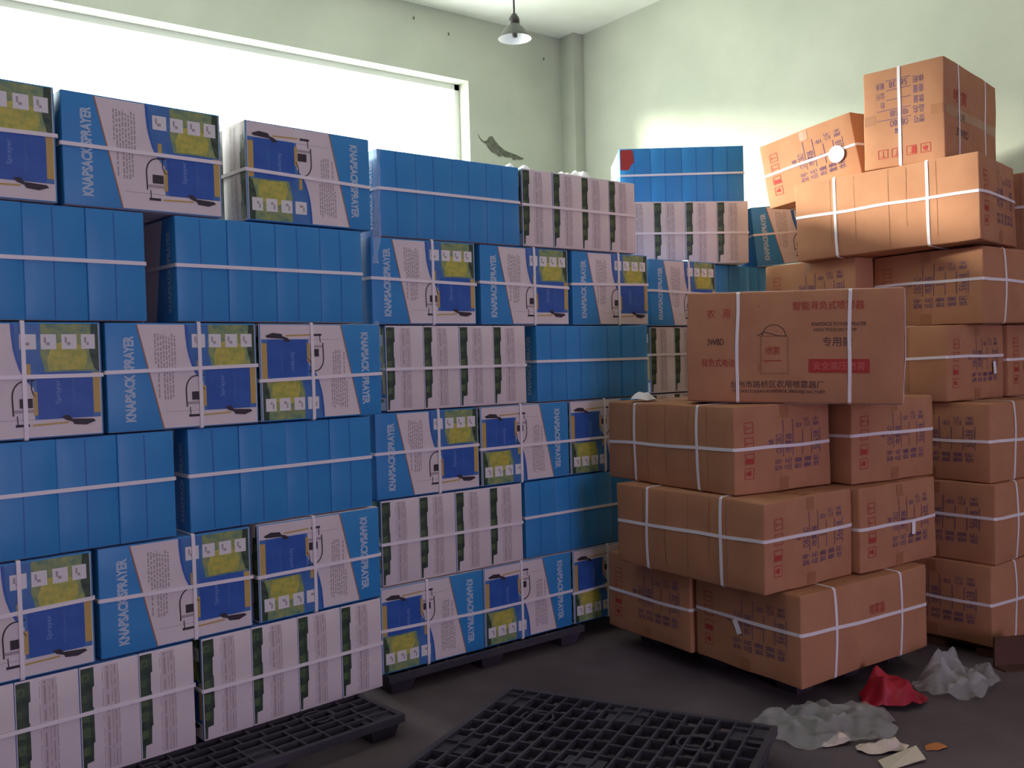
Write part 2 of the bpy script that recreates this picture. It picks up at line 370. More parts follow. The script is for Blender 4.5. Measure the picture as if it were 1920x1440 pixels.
# ------------------------------------------------------------------ the printed sprayer box and its strapped bundle of four
W, H, D = 0.548, 0.374, 0.1945
def art(F, W, H, full=True):
    """front artwork; F runs a = 0..W along the width and b = 0..H up"""
    u = lambda x: x * W
    v = lambda x: x * H
    R = lambda a0, a1, b0, b1, k, h: F.rect(u(a0), u(a1), v(b0), v(b1), k, h)
    L1, L2, L3, L4 = 0.0006, 0.0009, 0.0012, 0.0015
    F.poly([(u(a), v(b)) for a, b in ((0.193, 0.985), (0.345, 0.012), (0.99, 0.012), (0.99, 0.985))], 'white', L1)
    F.poly([(u(a), v(b)) for a, b in ((0.188, 0.985), (0.34, 0.012), (0.349, 0.012), (0.197, 0.985))], 'rust', L2)
    F.text('KNAPSACK SPRAYER', u(0.106), u(0.172), v(0.09), v(0.88), 'title', L2, 1, 0.045)
    if not full: return
    # photograph area with its curved left edge
    cur = [(0.50, 0.985), (0.503, 0.88), (0.51, 0.77), (0.522, 0.68), (0.54, 0.59), (0.565, 0.51), (0.60, 0.45), (0.615, 0.43)]
    F.poly([(u(a), v(b)) for a, b in cur + [(0.615, 0.16), (0.985, 0.16), (0.985, 0.985)]], 'sky', L2)
    F.poly([(u(a), v(b)) for a, b in ((0.66, 0.985), (0.985, 0.985), (0.985, 0.57), (0.68, 0.57), (0.655, 0.72))], 'leaf', L3)
    F.poly([(u(a), v(b)) for a, b in ((0.72, 0.80), (0.80, 0.84), (0.88, 0.80), (0.92, 0.70), (0.90, 0.585), (0.70, 0.585), (0.69, 0.67))], 'yellow', L4)
    F.poly([(u(a), v(b)) for a, b in ((0.945, 0.985), (0.985, 0.985), (0.985, 0.56), (0.955, 0.60), (0.93, 0.74))], 'darkgreen', L4)
    F.poly([(u(a), v(b)) for a, b in cur[:6] + [(0.578, 0.52), (0.553, 0.60), (0.535, 0.69), (0.524, 0.78), (0.518, 0.985)]], 'deep', L4)
    for a0, a1 in ((0.545, 0.635), (0.66, 0.745), (0.775, 0.86), (0.885, 0.965)):
        R(a0, a1, 0.765, 0.895, 'icon', 0.0018)
        R(a0 + 0.03, a1 - 0.035, 0.80, 0.825, 'grey', 0.0021); R(a0 + 0.018, a0 + 0.030, 0.82, 0.87, 'grey', 0.0021)
    # tank, straps, hose, pump of the pictured sprayer
    R(0.575, 0.60, 0.53, 0.64, 'tan', 0.0018)
    R(0.945, 0.985, 0.2, 0.56, 'tan', L4)
    F.poly([(u(a), v(b)) for a, b in ((0.63, 0.20), (0.64, 0.165), (0.935, 0.165), (0.945, 0.20), (0.945, 0.52), (0.93, 0.565), (0.65, 0.565), (0.63, 0.53))], 'deep', 0.0018)
    R(0.61, 0.632, 0.20, 0.40, 'tan', 0.0021)
    F.text('Sprayer', u(0.73), u(0.765), v(0.29), v(0.50), 'pale', 0.0021, 1)
    F.text('Knapsack', u(0.82), u(0.845), v(0.24), v(0.52), 'sky', 0.0021, 1)
    hose = [(0.50 + 0.0, 0.20)] + [(0.565 - 0.068 * cos(t), 0.36 + 0.135 * sin(t)) for t in [i * pi / 2 / 9 for i in range(10)]] + [(0.62, 0.50)]
    F.line([(u(a), v(b)) for a, b in hose], 0.0045, 'black', 0.0021)
    F.line([(u(a), v(b)) for a, b in ((0.605, 0.50), (0.60, 0.43), (0.61, 0.38), (0.625, 0.36))], 0.0035, 'black', 0.0021)
    R(0.535, 0.605, 0.265, 0.345, 'black', 0.0021); R(0.505, 0.62, 0.225, 0.25, 'grey', 0.0018)
    R(0.51, 0.585, 0.105, 0.128, 'black', 0.0018); F.line([(u(0.52), v(0.2)), (u(0.523), v(0.12))], 0.003, 'black', 0.0018)
    F.line([(u(0.36), v(0.165)), (u(0.62), v(0.165))], 0.0015, 'grey', L3)
    F.line([(u(0.60), v(0.115)), (u(0.80), v(0.125))], 0.006, 'tan', L3)
    F.poly([(u(a), v(b)) for a, b in ((0.76, 0.185), (0.80, 0.19), (0.82, 0.155), (0.94, 0.145), (0.955, 0.125), (0.90, 0.095), (0.83, 0.105), (0.82, 0.13), (0.78, 0.15))], 'black', 0.0021)
    # columns of small print running up the white panel
    rr = random.Random(3)
    for i, (a, b0, b1) in enumerate(((0.300, 0.62, 0.90), (0.318, 0.30, 0.90), (0.336, 0.55, 0.90), (0.354, 0.28, 0.90), (0.372, 0.28, 0.88), (0.390, 0.28, 0.86), (0.408, 0.30, 0.90), (0.426, 0.55, 0.88))):
        b = b0
        while b < b1:
            l = rr.uniform(0.015, 0.05)
            R(a, a + 0.010, b, min(b + l, b1), 'grey', L2); b += l + rr.uniform(0.006, 0.016)

def color_box_mesh():
    mb = MB(); hx, hy, hz = W / 2, D / 2, H / 2
    wp = make_warp(hx, hy, hz, (0.004, 0.0, 0.0))
    rounded_box(mb, hx, hy, hz, 0.004, 'white', wp, (4, 4, 4), {'x-': 'blue', 'y-': 'blue', 'y+': 'blue', 'z+': 'sky', 'z-': 'white'})
    art(Face(mb, (-hx, -hy, -hz), (1, 0, 0), (0, 0, 1)), W, H)
    # back face: plain version of the title panel beside the blue end
    B = Face(mb, (hx, hy, -hz), (-1, 0, 0), (0, 0, 1))
    B.poly([(W * 0.01, H * 0.012), (W * 0.655, H * 0.012), (W * 0.80, H * 0.985), (W * 0.01, H * 0.985)], 'white', 0.0006)
    B.text('KNAPSACK SPRAYER', W * 0.86, W * 0.915, H * 0.09, H * 0.87, 'title', 0.0008, 1, 0.03)
    B.rect(W * 0.05, W * 0.45, H * 0.16, H * 0.98, 'leaf', 0.0008)
    # white end: shaded art in the recess painted on one side, faint ruled print down the middle
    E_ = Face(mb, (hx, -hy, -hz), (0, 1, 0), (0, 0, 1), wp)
    d = lambda x: x * D
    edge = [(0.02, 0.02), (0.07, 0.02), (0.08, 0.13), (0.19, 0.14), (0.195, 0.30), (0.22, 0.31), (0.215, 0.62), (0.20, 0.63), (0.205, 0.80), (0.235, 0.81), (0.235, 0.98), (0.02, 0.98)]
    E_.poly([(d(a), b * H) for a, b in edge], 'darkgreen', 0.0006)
    rr = random.Random(5)
    for b in (0.2, 0.36, 0.5, 0.68, 0.86):
        E_.rect(d(0.03), d(rr.uniform(0.10, 0.16)), H * b, H * (b + rr.uniform(0.04, 0.09)), 'mossy', 0.0009)
    E_.rect(d(0.40), d(0.64), H * 0.03, H * 0.97, 'band', 0.0003, 2, 6)
    for a, w_, k in ((0.44, 0.03, 'mauve'), (0.52, 0.012, 'mauve'), (0.57, 0.02, 'mauve'), (0.63, 0.012, 'mauve'), (0.37, 0.008, 'mauve')):
        b = 0.04
        while b < 0.95:
            l = rr.uniform(0.05, 0.2); E_.rect(d(a), d(a + w_), H * b, H * min(b + l, 0.96), k, 0.0006); b += l + rr.uniform(0.01, 0.05)
    # blue end: faint lighter panel and a seam
    S_ = Face(mb, (-hx, hy, -hz), (0, -1, 0), (0, 0, 1), wp)
    S_.rect(d(0.46), d(0.475), H * 0.02, H * 0.98, 'deep', 0.0006, 1, 6)
    return weld(mb.mesh('color_box'))
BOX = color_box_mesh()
def bundle_straps():
    wp = lambda p: p; hx, hy, hz = W / 2 + 0.003, 2 * D + 0.001, H / 2
    out = []
    for at, tl in ((0.012, 0.0), (0.024, 0.012), (0.004, -0.014)):
        out.append(strap_loop(2, hx, hy, hz, at, 0.013, 0.004, wp, tl).mesh('strap'))
    out.append(strap_loop(0, hx, hy, hz, 0.07 * W, 0.013, 0.004, wp, 0.006, 0.0062).mesh('strap'))
    out.append(strap_loop(0, hx, hy, hz, 0.09 * W, 0.013, 0.004, wp, -0.004, 0.0062).mesh('strap'))
    return out
STR = bundle_straps()
GB = 'strapped bundles of boxes in the wall of boxes'
def bundle(kind, x, y, z, yaw, label, vert=True, group=GB, n=4, tilt=(0, 0), cross=True):
    """kind N artwork upright, F artwork upside down, B blue ends outward, W white ends outward; (x, y) is the middle of the visible face's foot"""
    front = n * D / 2 if kind in 'NF' else W / 2
    back = Vector((-sin(yaw), cos(yaw), 0))
    c = Vector((x, y, z)) + back * (front + 0.002)
    rz = yaw + {'N': 0, 'F': 0, 'B': pi / 2, 'W': -pi / 2}[kind]
    t = thing('box_bundle', label, 'box bundle', c, (tilt[0], tilt[1], rz), group)
    fr = pi if kind == 'F' else 0
    for i in range(n):
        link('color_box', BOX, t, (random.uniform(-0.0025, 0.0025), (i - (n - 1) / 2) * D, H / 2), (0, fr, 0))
    if cross:
        s = link('strap', random.choice(STR[:3]), t, (0, 0, H / 2), (0, fr, 0)); s.scale.y = n / 4
    if vert:
        s = link('strap', random.choice(STR[3:]), t, (0, 0, H / 2), (0, fr, 0)); s.scale.y = n / 4
    return t

RH, RZ0 = 0.38005, 0.0905
AL = math.atan(0.0993)
def p1(kind, s0, row, label, yj=0.0, back=0.0, **k):
    L = W if kind in 'NF' else 4 * D
    s = s0 + L / 2; e = Vector((cos(AL), sin(AL))); b = Vector((-sin(AL), cos(AL)))
    q = Vector((0, 3.2277)) + e * s + b * (back + random.uniform(-0.008, 0.006))
    return bundle(kind, q.x, q.y, RZ0 + (row - 1) * RH, AL + yj, label, **k)
A2 = math.atan(0.0166)
def p2(kind, x0, row, label, yj=0.0, **k):
    L = W if kind in 'NF' else 4 * D
    x = x0 + L / 2; y = 3.4895 + 0.0166 * x + random.uniform(-0.006, 0.008)
    return bundle(kind, x, y, RZ0 + (row - 1) * RH, A2 + yj, label, **k)

# left half of the wall, top row down
p1('N', 0.120, 6, 'printed box bundle cut by the left frame edge, in the top row under the window', vert=False)
p1('N', 0.685, 6, 'printed box bundle with a blue title panel, second from left in the top row', vert=False, yj=0.0)
p1('F', 1.332, 6, 'printed bundle with upside-down artwork in the top row, its white side showing at a gap', vert=False, yj=-0.01)
p1('B', 0.167, 5, 'four-box blue bundle at far left, right under the top printed row', yj=0.012)
p1('B', 1.052, 5, 'four-box blue bundle under the upside-down printed bundle of the top row')
p1('N', 0.235, 4, 'printed box bundle at far left, in the printed row third from top', yj=-0.01)
p1('N', 0.800, 4, 'printed box bundle with white text panel, middle of the left wall, third row from top', yj=-0.015)
p1('F', 1.362, 4, 'upside-down printed bundle at the right end of the left wall, third row from top')
p1('B', 0.242, 3, 'blue four-box bundle at far left between two printed rows, fourth row from top', yj=-0.006)
p1('B', 1.075, 3, 'blue four-box bundle with a dark side, right half of the fourth row from top', yj=-0.006)
p1('N', 0.180, 2, 'printed box bundle at the left edge, in the row above the bottom white one', yj=-0.012)
p1('N', 0.752, 2, 'printed box bundle with blue title panel, standing on the middle of the bottom white row', yj=-0.016)
p1('F', 1.328, 2, 'upside-down printed bundle on the right end of the bottom white row', yj=-0.008)
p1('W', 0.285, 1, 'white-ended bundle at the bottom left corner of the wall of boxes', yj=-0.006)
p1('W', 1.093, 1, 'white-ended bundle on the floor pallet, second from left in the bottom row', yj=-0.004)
for i, s0 in enumerate((0.17, 0.75, 1.33)):
    p1('N', s0, 5, ('box bundle hidden behind the upper left wall of boxes', 'shadowed box bundle seen deep in the gap between two blue bundles', 'box bundle hidden behind the upper left wall of boxes')[i], back=W + 0.012, group=('hidden second row of the wall', None, 'hidden second row of the wall')[i])
# right half of the wall
p2('B', 1.975, 6, 'blue four-box bundle on top of the right half of the wall, beside white ends', vert=False)
p2('W', 2.770, 6, 'white-ended bundle on the top row just right of the blue top bundle', vert=False, tilt=(0, 0), yj=0.006)
p2('N', 1.932, 5, 'printed bundle directly under the blue top bundle of the right half')
p2('N', 2.512, 5, 'printed bundle in the middle of three under the white-ended top bundle')
p2('N', 3.088, 5, 'printed bundle right of three in the second row, next to the deeper stack')
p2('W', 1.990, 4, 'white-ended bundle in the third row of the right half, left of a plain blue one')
p2('B', 2.838, 4, 'plain blue bundle in the third row just left of the large brown carton')
p2('N', 1.928, 3, 'printed bundle with upright artwork below the white-ended third row')
p2('F', 2.488, 3, 'upside-down printed bundle in the fourth row, second from left in the right half')
p2('F', 3.046, 3, 'upside-down printed bundle partly hidden behind the brown carton with two straps')
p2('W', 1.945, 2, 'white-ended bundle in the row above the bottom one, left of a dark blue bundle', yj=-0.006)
p2('B', 2.745, 2, 'dark blue bundle low in the wall beside the brown carton stack')
p2('F', 1.925, 1, 'upside-down printed bundle at the bottom, right beside the white-ended bottom row', yj=-0.006)
p2('F', 2.485, 1, 'upside-down printed bundle at the bottom, in the middle of the right half')
p2('F', 3.045, 1, 'upside-down printed bundle at the foot of the wall, touching the brown carton stack')
# deeper stack behind
z = lambda r: RZ0 + (r - 1) * RH
top_blue = bundle('B', 4.41, 4.00, z(7), RAD(-38), 'blue four-box bundle crowning the deeper stack against the bright wall', vert=False)
mb = MB(); mb.poly([(-W / 2 - 0.0045, y, z_) for y, z_ in ((2 * D - 0.006, 0.24), (2 * D - 0.006, 0.366), (1.58 * D, 0.366), (1.50 * D, 0.27), (1.62 * D, 0.24))], 'red')
o = mb.build('red_sticker', top_blue); o['label'] = 'dark red torn sticker on the end box'
bundle('W', 4.235, 3.817, z(6), RAD(-31), 'white-ended bundle right under the crowning blue bundle')
bundle('N', 3.765 + W / 2, 3.66, z(5), 0, 'printed bundle in the deeper stack, just above the large brown carton')
bundle('B', 4.335 + 2 * D, 3.74, z(5), 0, 'shadowed dark bundle in the deeper stack, peeping over the large brown carton')
bundle('W', 3.765 + 2 * D, 3.67, z(4), 0, 'white-ended bundle in the deeper stack, left of the large brown carton')
for r in (3, 2, 1):
    bundle('W', 3.765 + 2 * D, 3.68, z(r), 0, 'white-ended bundle hidden low in the deeper stack behind the brown cartons', group='hidden lower bundles of the deeper stack')
bundle('N', 5.05, 3.62, 2.005, RAD(-24), 'leaning blue bundle squeezed between the deeper stack and the sunlit cartons', n=2, tilt=(RAD(-2), RAD(-5)), vert=False)

# ------------------------------------------------------------------ brown cartons
def end_print(F, w, l):
    """shipping marks; F runs p = 0..w (reading direction) and q = 0..l (upwards)"""
    P_ = lambda x: x * w
    Q_ = lambda x: x * l
    h = 0.0010
    rows = [('型号', 0.565, '', 'OBOBO'), ('品名', 0.465, '', '喷雾器'), ('数量', 0.365, '台', '5'), ('重量', 0.265, '公斤', ''), ('体积', 0.165, '厘米', '56x38')]
    for lab, q, unit, mid in rows:
        F.text(lab, P_(0.24), P_(0.37), Q_(q - 0.035), Q_(q + 0.040), 'violet', h)
        F.rect(P_(0.40), P_(0.70 if unit else 0.82), Q_(q - 0.046), Q_(q - 0.040), 'violet', h, 4, 1)
        if unit: F.text(unit, P_(0.72), P_(0.72 + 0.055 * len(unit)), Q_(q - 0.033), Q_(q + 0.035), 'violet', h)
        if mid: F.text(mid, P_(0.44 if len(mid) > 1 else 0.53), P_(0.66 if len(mid) > 1 else 0.555), Q_(q - 0.030), Q_(q + 0.036), 'violet', h)
    F.text('编', P_(0.53), P_(0.60), Q_(0.62), Q_(0.675), 'violet', h)
    for i, p in enumerate((0.17, 0.34, 0.52, 0.69)):
        F.frame(P_(p), P_(p + 0.125), Q_(0.815), Q_(0.905), 0.003, 'red', h)
        if i == 1: F.rect(P_(p + 0.012), P_(p + 0.06), Q_(0.825), Q_(0.895), 'red', h)
        if i == 0: F.poly([(P_(p + 0.03), Q_(0.845)), (P_(p + 0.10), Q_(0.845)), (P_(p + 0.085), Q_(0.875)), (P_(p + 0.045), Q_(0.875))], 'red', h)
        F.line([(P_(p + 0.06), Q_(0.83)), (P_(p + 0.06), Q_(0.89))], 0.003, 'red', h)
        F.line([(P_(p + 0.035), Q_(0.885)), (P_(p + 0.09), Q_(0.885))], 0.003, 'red', h)

def long_print(F, L, h_):
    A = lambda x: x * L
    B = lambda x: x * h_
    h = 0.0011
    F.text('农', A(0.10), A(0.14), B(0.77), B(0.85), 'red', h); F.text('用', A(0.175), A(0.21), B(0.77), B(0.85), 'red', h)
    F.text('3WBD', A(0.105), A(0.185), B(0.52), B(0.58), 'ink', h)
    F.text('背负式电动', A(0.075), A(0.235), B(0.325), B(0.40), 'red', h)
    F.text('智能背负式喷雾器', A(0.51), A(0.83), B(0.83), B(0.905), 'red', h)
    F.text('KNAPSACK POWER SPRAYER', A(0.60), A(0.84), B(0.685), B(0.72), 'ink', h)
    F.text('HIGH PRESSURE PUMP', A(0.61), A(0.80), B(0.635), B(0.665), 'ink', h)
    F.text('专用款', A(0.65), A(0.78), B(0.50), B(0.585), 'ink', h)
    F.rect(A(0.585), A(0.855), B(0.27), B(0.39), 'red', h, 6, 2)
    F.text('安全高压喷雾', A(0.605), A(0.835), B(0.295), B(0.365), 'pink', h + 0.0006)
    F.text('台州市路桥区农用喷雾器厂', A(0.215), A(0.655), B(0.135), B(0.20), 'ink', h)
    F.text('TAIZHOU LUQIAO KNAPSACK SPRAYER FACTORY', A(0.22), A(0.66), B(0.085), B(0.118), 'ink', h)
    # line drawing of a sprayer
    F.line([(A(a), B(b)) for a, b in ((0.352, 0.28), (0.352, 0.88))], 0.004, 'crease', h)
    F.frame(A(0.36), A(0.49), B(0.26), B(0.60), 0.003, 'crease', h)
    F.line([(A(0.425 + 0.055 * cos(t)), B(0.60 + 0.10 * sin(t))) for t in [pi * i / 10 for i in range(11)]], 0.003, 'ink', h)
    F.line([(A(a), B(b)) for a, b in ((0.345, 0.60), (0.38, 0.635), (0.44, 0.60), (0.485, 0.595))], 0.003, 'ink', h)
    F.text('喷雾', A(0.385), A(0.45), B(0.43), B(0.50), 'red', h); F.line([(A(0.375), B(0.375)), (A(0.455), B(0.375))], 0.004, 'red', h)

def carton_mesh(L, w, h, seed, bulge=0.011, under=False, full=False):
    mb = MB(); hx, hy, hz = L / 2, w / 2, h / 2
    wp = make_warp(hx, hy, hz, (bulge * 0.7, bulge, 0.0006), 0.005, seed)
    rounded_box(mb, hx, hy, hz, 0.008, 'brown', wp, (10, 8, 6))
    end_print(Face(mb, (-hx, -hy, -hz), (0, 0, 1), (0, 1, 0), wp), h, w)
    end_print(Face(mb, (hx, hy, -hz), (0, 0, 1), (0, -1, 0), wp), h, w)
    LF = Face(mb, (-hx, -hy, -hz), (1, 0, 0), (0, 0, 1), wp)
    if full: long_print(LF, L, h)
    else: LF.text('喷雾器', L * 0.50, L * 0.62, h * 0.60, h * 0.72, 'red', 0.0011)
    if under:
        U = Face(mb, (-hx, hy, -hz), (1, 0, 0), (0, -1, 0), wp)
        U.text('喷雾', L * 0.16, L * 0.40, w * 0.60, w * 0.74, 'red', 0.0011); U.text('3WBD', L * 0.20, L * 0.42, w * 0.28, w * 0.36, 'ink', 0.0011)
        U.text('农用', L * 0.22, L * 0.36, w * 0.44, w * 0.52, 'ink', 0.0011)
    # creases of the corrugation on the blank side, taped flap seams on top, below and over the ends
    rr = random.Random(seed)
    K = Face(mb, (hx, hy, -hz), (-1, 0, 0), (0, 0, 1), wp)
    for a in (0.23, 0.36, 0.53, 0.66, 0.80):
        a += rr.uniform(-0.03, 0.03); K.rect(a * L, a * L + 0.0028, h * rr.uniform(0.03, 0.3), h * 0.97, 'crease', 0.0007, 1, 6)
    for fc in (Face(mb, (-hx, -hy, hz), (1, 0, 0), (0, 1, 0), wp), Face(mb, (-hx, hy, -hz), (1, 0, 0), (0, -1, 0), wp)):
        fc.rect(0.012, L - 0.012, w / 2 - 0.025, w / 2 + 0.025, 'tape', 0.0008, 10, 2)
    for sx in (-1, 1):
        E_ = Face(mb, (sx * hx, -sx * hy, -hz), (0, sx, 0), (0, 0, 1), wp)
        for b0, b1 in ((0.02, 0.16), (0.84, 0.98)): E_.rect(w / 2 - 0.025, w / 2 + 0.025, h * b0, h * b1, 'tape', 0.0007, 2, 3)
    me = weld(mb.mesh('cardboard_body'))
    st = [strap_loop(0, hx, hy, hz, -L * 0.25, 0.014, 0.008, wp, 0.02 * rr.uniform(-1, 1), 0.0026).mesh('strap'),
          strap_loop(0, hx, hy, hz, L * 0.26, 0.014, 0.008, wp, 0.02 * rr.uniform(-1, 1), 0.0026).mesh('strap'),
          strap_loop(2, hx, hy, hz, h * rr.uniform(-0.02, 0.08), 0.014, 0.008, wp, 0.02 * rr.uniform(-1, 1), 0.0034).mesh('strap')]
    if full: st[2] = strap_loop(1, hx, hy, hz, -w * 0.38, 0.014, 0.008, wp, 0.01, 0.0034).mesh('strap')     # this one runs over the top and down the ends
    return me, st, (L, w, h)
GC = 'brown cartons stacked at the right'
CK = {}
CK['a'] = carton_mesh(0.87, 0.575, 0.372, 1)
CK['b'] = carton_mesh(0.87, 0.575, 0.372, 4)
CK['big'] = carton_mesh(0.88, 0.42, 0.475, 2, 0.014, full=True)
CK['lit'] = carton_mesh(0.92, 0.60, 0.415, 3)
CK['tall'] = carton_mesh(0.80, 0.50, 0.40, 5, 0.008, True)
CSRC = {}
def carton(k, x, y, z, yaw, label, rx=0.0, ry=0.0, group=GC):
    me, st, dims = CK[k]
    rot = Euler((rx, ry, yaw))
    if k not in CSRC:
        t = thing('carton', label, 'carton', (x, y, z), rot, group)
        link('cardboard_body', me, t, (0, 0, dims[2] / 2))
        for s in st: link('strap', s, t, (0, 0, dims[2] / 2))
        CSRC[k] = t
        return t
    return dup(CSRC[k], (x, y, z), rot, label, group)

h_ = 0.376
S0 = 0.100
L1 = carton('a', 3.545, 2.495, S0, RAD(-2.9), 'lowest brown carton at the front corner of the near stack, long side facing right')
carton('b', 3.565, 3.085, S0, RAD(-3.5), 'lowest brown carton behind the front corner one, end toward the blue boxes')
L2 = carton('a', 3.290, 2.744, S0 + h_, RAD(88.4), 'brown carton in the second layer of the near stack, blank strapped side facing left')
L2b = carton('b', 3.885, 2.690, S0 + h_, RAD(87.2), 'brown carton with a white tag, in the second layer of the near stack')
L3 = carton('b', 3.370, 2.893, S0 + 2 * h_, RAD(83.2), 'brown carton in the third layer of the near stack, overhanging on the left')
carton('a', 3.955, 2.735, S0 + 2 * h_, RAD(84.0), 'brown carton in the third layer of the near stack, its right half')
L4 = carton('big', 3.49, 2.52, S0 + 3 * h_, RAD(-60.2), 'large brown carton with red and black print lying across the near stack top', ry=RAD(1.2))
R0 = 0.055
carton('b', 4.735, 2.345, R0, 0.0, 'brown carton at the foot of the right-hand column', )
carton('a', 4.765, 2.350, R0 + h_, RAD(1), 'brown carton second from the floor in the right-hand column')
carton('b', 4.800, 2.365, R0 + 2 * h_, RAD(-1), 'brown carton third from the floor in the right-hand column')
R4 = carton('a', 4.614, 2.708, R0 + 3 * h_, RAD(90.5), 'brown carton in the fourth layer of the right column, partly behind the large printed one')
R4b = carton('b', 5.205, 2.690, R0 + 3 * h_, RAD(89.5), 'brown carton in the fourth layer at the right frame edge, with a white tag')
carton('a', 4.950, 2.470, R0 + 4 * h_, RAD(-0.2), 'brown carton with violet marks directly under the long sunlit carton')
carton('b', 4.800, 3.060, R0 + 4 * h_, RAD(0.5), 'shadowed brown carton just visible behind the large printed one')
R6 = carton('lit', 4.640, 2.651, R0 + 5 * h_ + 0.004, RAD(100.4), 'long sunlit blank carton with white straps, carrying two cartons', ry=RAD(1.6))
carton('lit', 5.40, 2.42, R0 + 5 * h_ + 0.004, RAD(95), 'carton behind the long sunlit one, cut by the right frame edge')
carton('b', 5.49, 3.185, R0 + 5 * h_ + 0.002, 0.0, 'half-hidden carton under the overhanging end of the tilted carton')

me, st, dims = CK['tall']                                  # stands on its long edge
R7 = thing('carton', 'topmost sunlit carton standing on edge with upside-down violet marks', 'carton', (4.814, 2.590, 2.366), (0, 0, RAD(9)), GC)
for nm, q in [('cardboard_body', me)] + [('strap', a) for a in st]:
    link(nm, q, R7, (0, 0, dims[1] / 2), (-pi / 2, 0, 0))
R7b = carton('b', 4.955, 3.160, 2.352, RAD(6), 'tilted sunlit carton with a round white label on its strap', rx=RAD(-8.6), ry=RAD(-4.3))

def label_on(t, k, a, b, shape):
    """paper label on the near end of a carton; a from its left edge, b up, as fractions"""
    L, w, h = CK[k][2]
    y = w / 2 - a * w; zz = b * h; x = -L / 2 - 0.0125
    mb = MB()
    if shape == 'round':
        n = 28; r = 0.046
        for dx, k_ in ((0, 'tag'),):
            vs = [(x - d_, y + r * cos(2 * pi * i / n), zz + r * sin(2 * pi * i / n)) for d_ in (0, 0.002) for i in range(n)]
            mb.add(vs, [tuple(range(n)), tuple(range(n, 2 * n))[::-1]] + [(i, (i + 1) % n, n + (i + 1) % n, n + i) for i in range(n)], k_)
        for q in (-0.018, 0.0, 0.016): mb.box(x - 0.0026, x - 0.0021, y - 0.022, y + 0.022, zz + q, zz + q + 0.004, 'tagink')
        o = mb.build('round_label', t); o['label'] = 'round white paper label'
    else:
        lean = shape
        P_ = lambda p, q, d_: (x - d_, y + p * cos(lean) - q * sin(lean), zz + p * sin(lean) + q * cos(lean))
        vs = [P_(p, q, d_) for d_ in (0, 0.0015) for p, q in ((-0.013, -0.055), (0.013, -0.055), (0.013, 0.008), (-0.013, 0.008))]
        mb.add(vs, [(3, 2, 1, 0), (4, 5, 6, 7), (0, 1, 5, 4), (1, 2, 6, 5), (2, 3, 7, 6), (3, 0, 4, 7)], 'tag')
        o = mb.build('paper_tag', t); o['label'] = 'white paper tag hanging from the strap'
label_on(R7b, 'b', 0.80, 0.47, 'round')
label_on(L2b, 'b', 0.66, 0.50, 0.05)
label_on(L1, 'a', 0.42, 0.55, -0.45)
label_on(R4b, 'b', 0.30, 0.50, 0.1)
label_on(R4, 'a', 0.78, 0.48, -0.15)

# ------------------------------------------------------------------ black plastic pallets
def pallet(x, y, yaw, sx, sy, h, label, seed=0):
    t = thing('plastic_pallet', label, 'pallet', (x, y, 0), (0, 0, yaw), 'black plastic pallets')
    rr = random.Random(seed); mb = MB(); th = 0.034
    mb.box(-sx / 2, sx / 2, -sy / 2, -sy / 2 + 0.022, h - 0.03, h, 'plastic'); mb.box(-sx / 2, sx / 2, sy / 2 - 0.022, sy / 2, h - 0.03, h, 'plastic')
    mb.box(-sx / 2, -sx / 2 + 0.022, -sy / 2 + 0.022, sy / 2 - 0.022, h - 0.03, h, 'plastic'); mb.box(sx / 2 - 0.022, sx / 2, -sy / 2 + 0.022, sy / 2 - 0.022, h - 0.03, h, 'plastic')
    ny = int(sy / 0.062); nx = int(sx / 0.10)
    ys = [-sy / 2 + 0.022 + (sy - 0.044) * j / ny for j in range(1, ny)]
    xs = [-sx / 2 + 0.022 + (sx - 0.044) * i / nx for i in range(1, nx)]
    for yy in ys: mb.box(-sx / 2 + 0.02, sx / 2 - 0.02, yy - 0.004, yy + 0.004, h - th, h - 0.0005, 'plastic')
    yy_ = [-sy / 2 + 0.02] + ys + [sy / 2 - 0.02]
    for a, b in zip(yy_, yy_[1:]):                                     # cross ribs, staggered like cast openings
        off = rr.choice((0, 0.035, 0.05))
        for xx in [-sx / 2 + 0.022] + xs:
            if -sx / 2 + 0.03 < xx + off < sx / 2 - 0.03: mb.box(xx + off - 0.004, xx + off + 0.004, a, b, h - th, h - 0.001, 'plastic')
    for cx in (-sx * 0.28, sx * 0.28):
        for cy in (-sy * 0.28, sy * 0.28):
            mb.tube([(cx + 0.06 * cos(2 * pi * i / 18), cy + 0.06 * sin(2 * pi * i / 18), h - 0.006) for i in range(18)], 0.006, 'plastic', 6, True)
    mb.build('deck', t)
    for i in (-1, 0, 1):
        for j in (-1, 0, 1):
            fb = MB(); cx = i * (sx / 2 - 0.08); cy = j * (sy / 2 - 0.08)
            b0 = 0.05; b1 = 0.07
            vs = [(cx + a * b0, cy + b * b0, 0) for a, b in ((-1, -1), (1, -1), (1, 1), (-1, 1))] + [(cx + a * b1, cy + b * b1, h - 0.012) for a, b in ((-1, -1), (1, -1), (1, 1), (-1, 1))]
            fb.add(vs, [(3, 2, 1, 0), (4, 5, 6, 7), (0, 1, 5, 4), (1, 2, 6, 5), (2, 3, 7, 6), (3, 0, 4, 7)], 'plastic')
            fb.build('foot', t)
    return t
a_ = RAD(26.5); ex = Vector((cos(a_), sin(a_))); ey = Vector((-sin(a_), cos(a_)))
q = Vector((2.215, 2.99)) - ex * 0.55 - ey * 0.53
pallet(q.x, q.y, a_, 1.10, 1.06, 0.12, 'loose empty black grid pallet on the open floor in front', 1)
e_ = Vector((cos(AL), sin(AL))); b_ = Vector((-sin(AL), cos(AL)))
q = Vector((0, 3.2277)) + e_ * 1.20 + b_ * 0.22
pallet(q.x, q.y, AL, 1.12, 1.06, 0.087, 'black pallet sticking out from under the white-ended bottom bundles', 2)
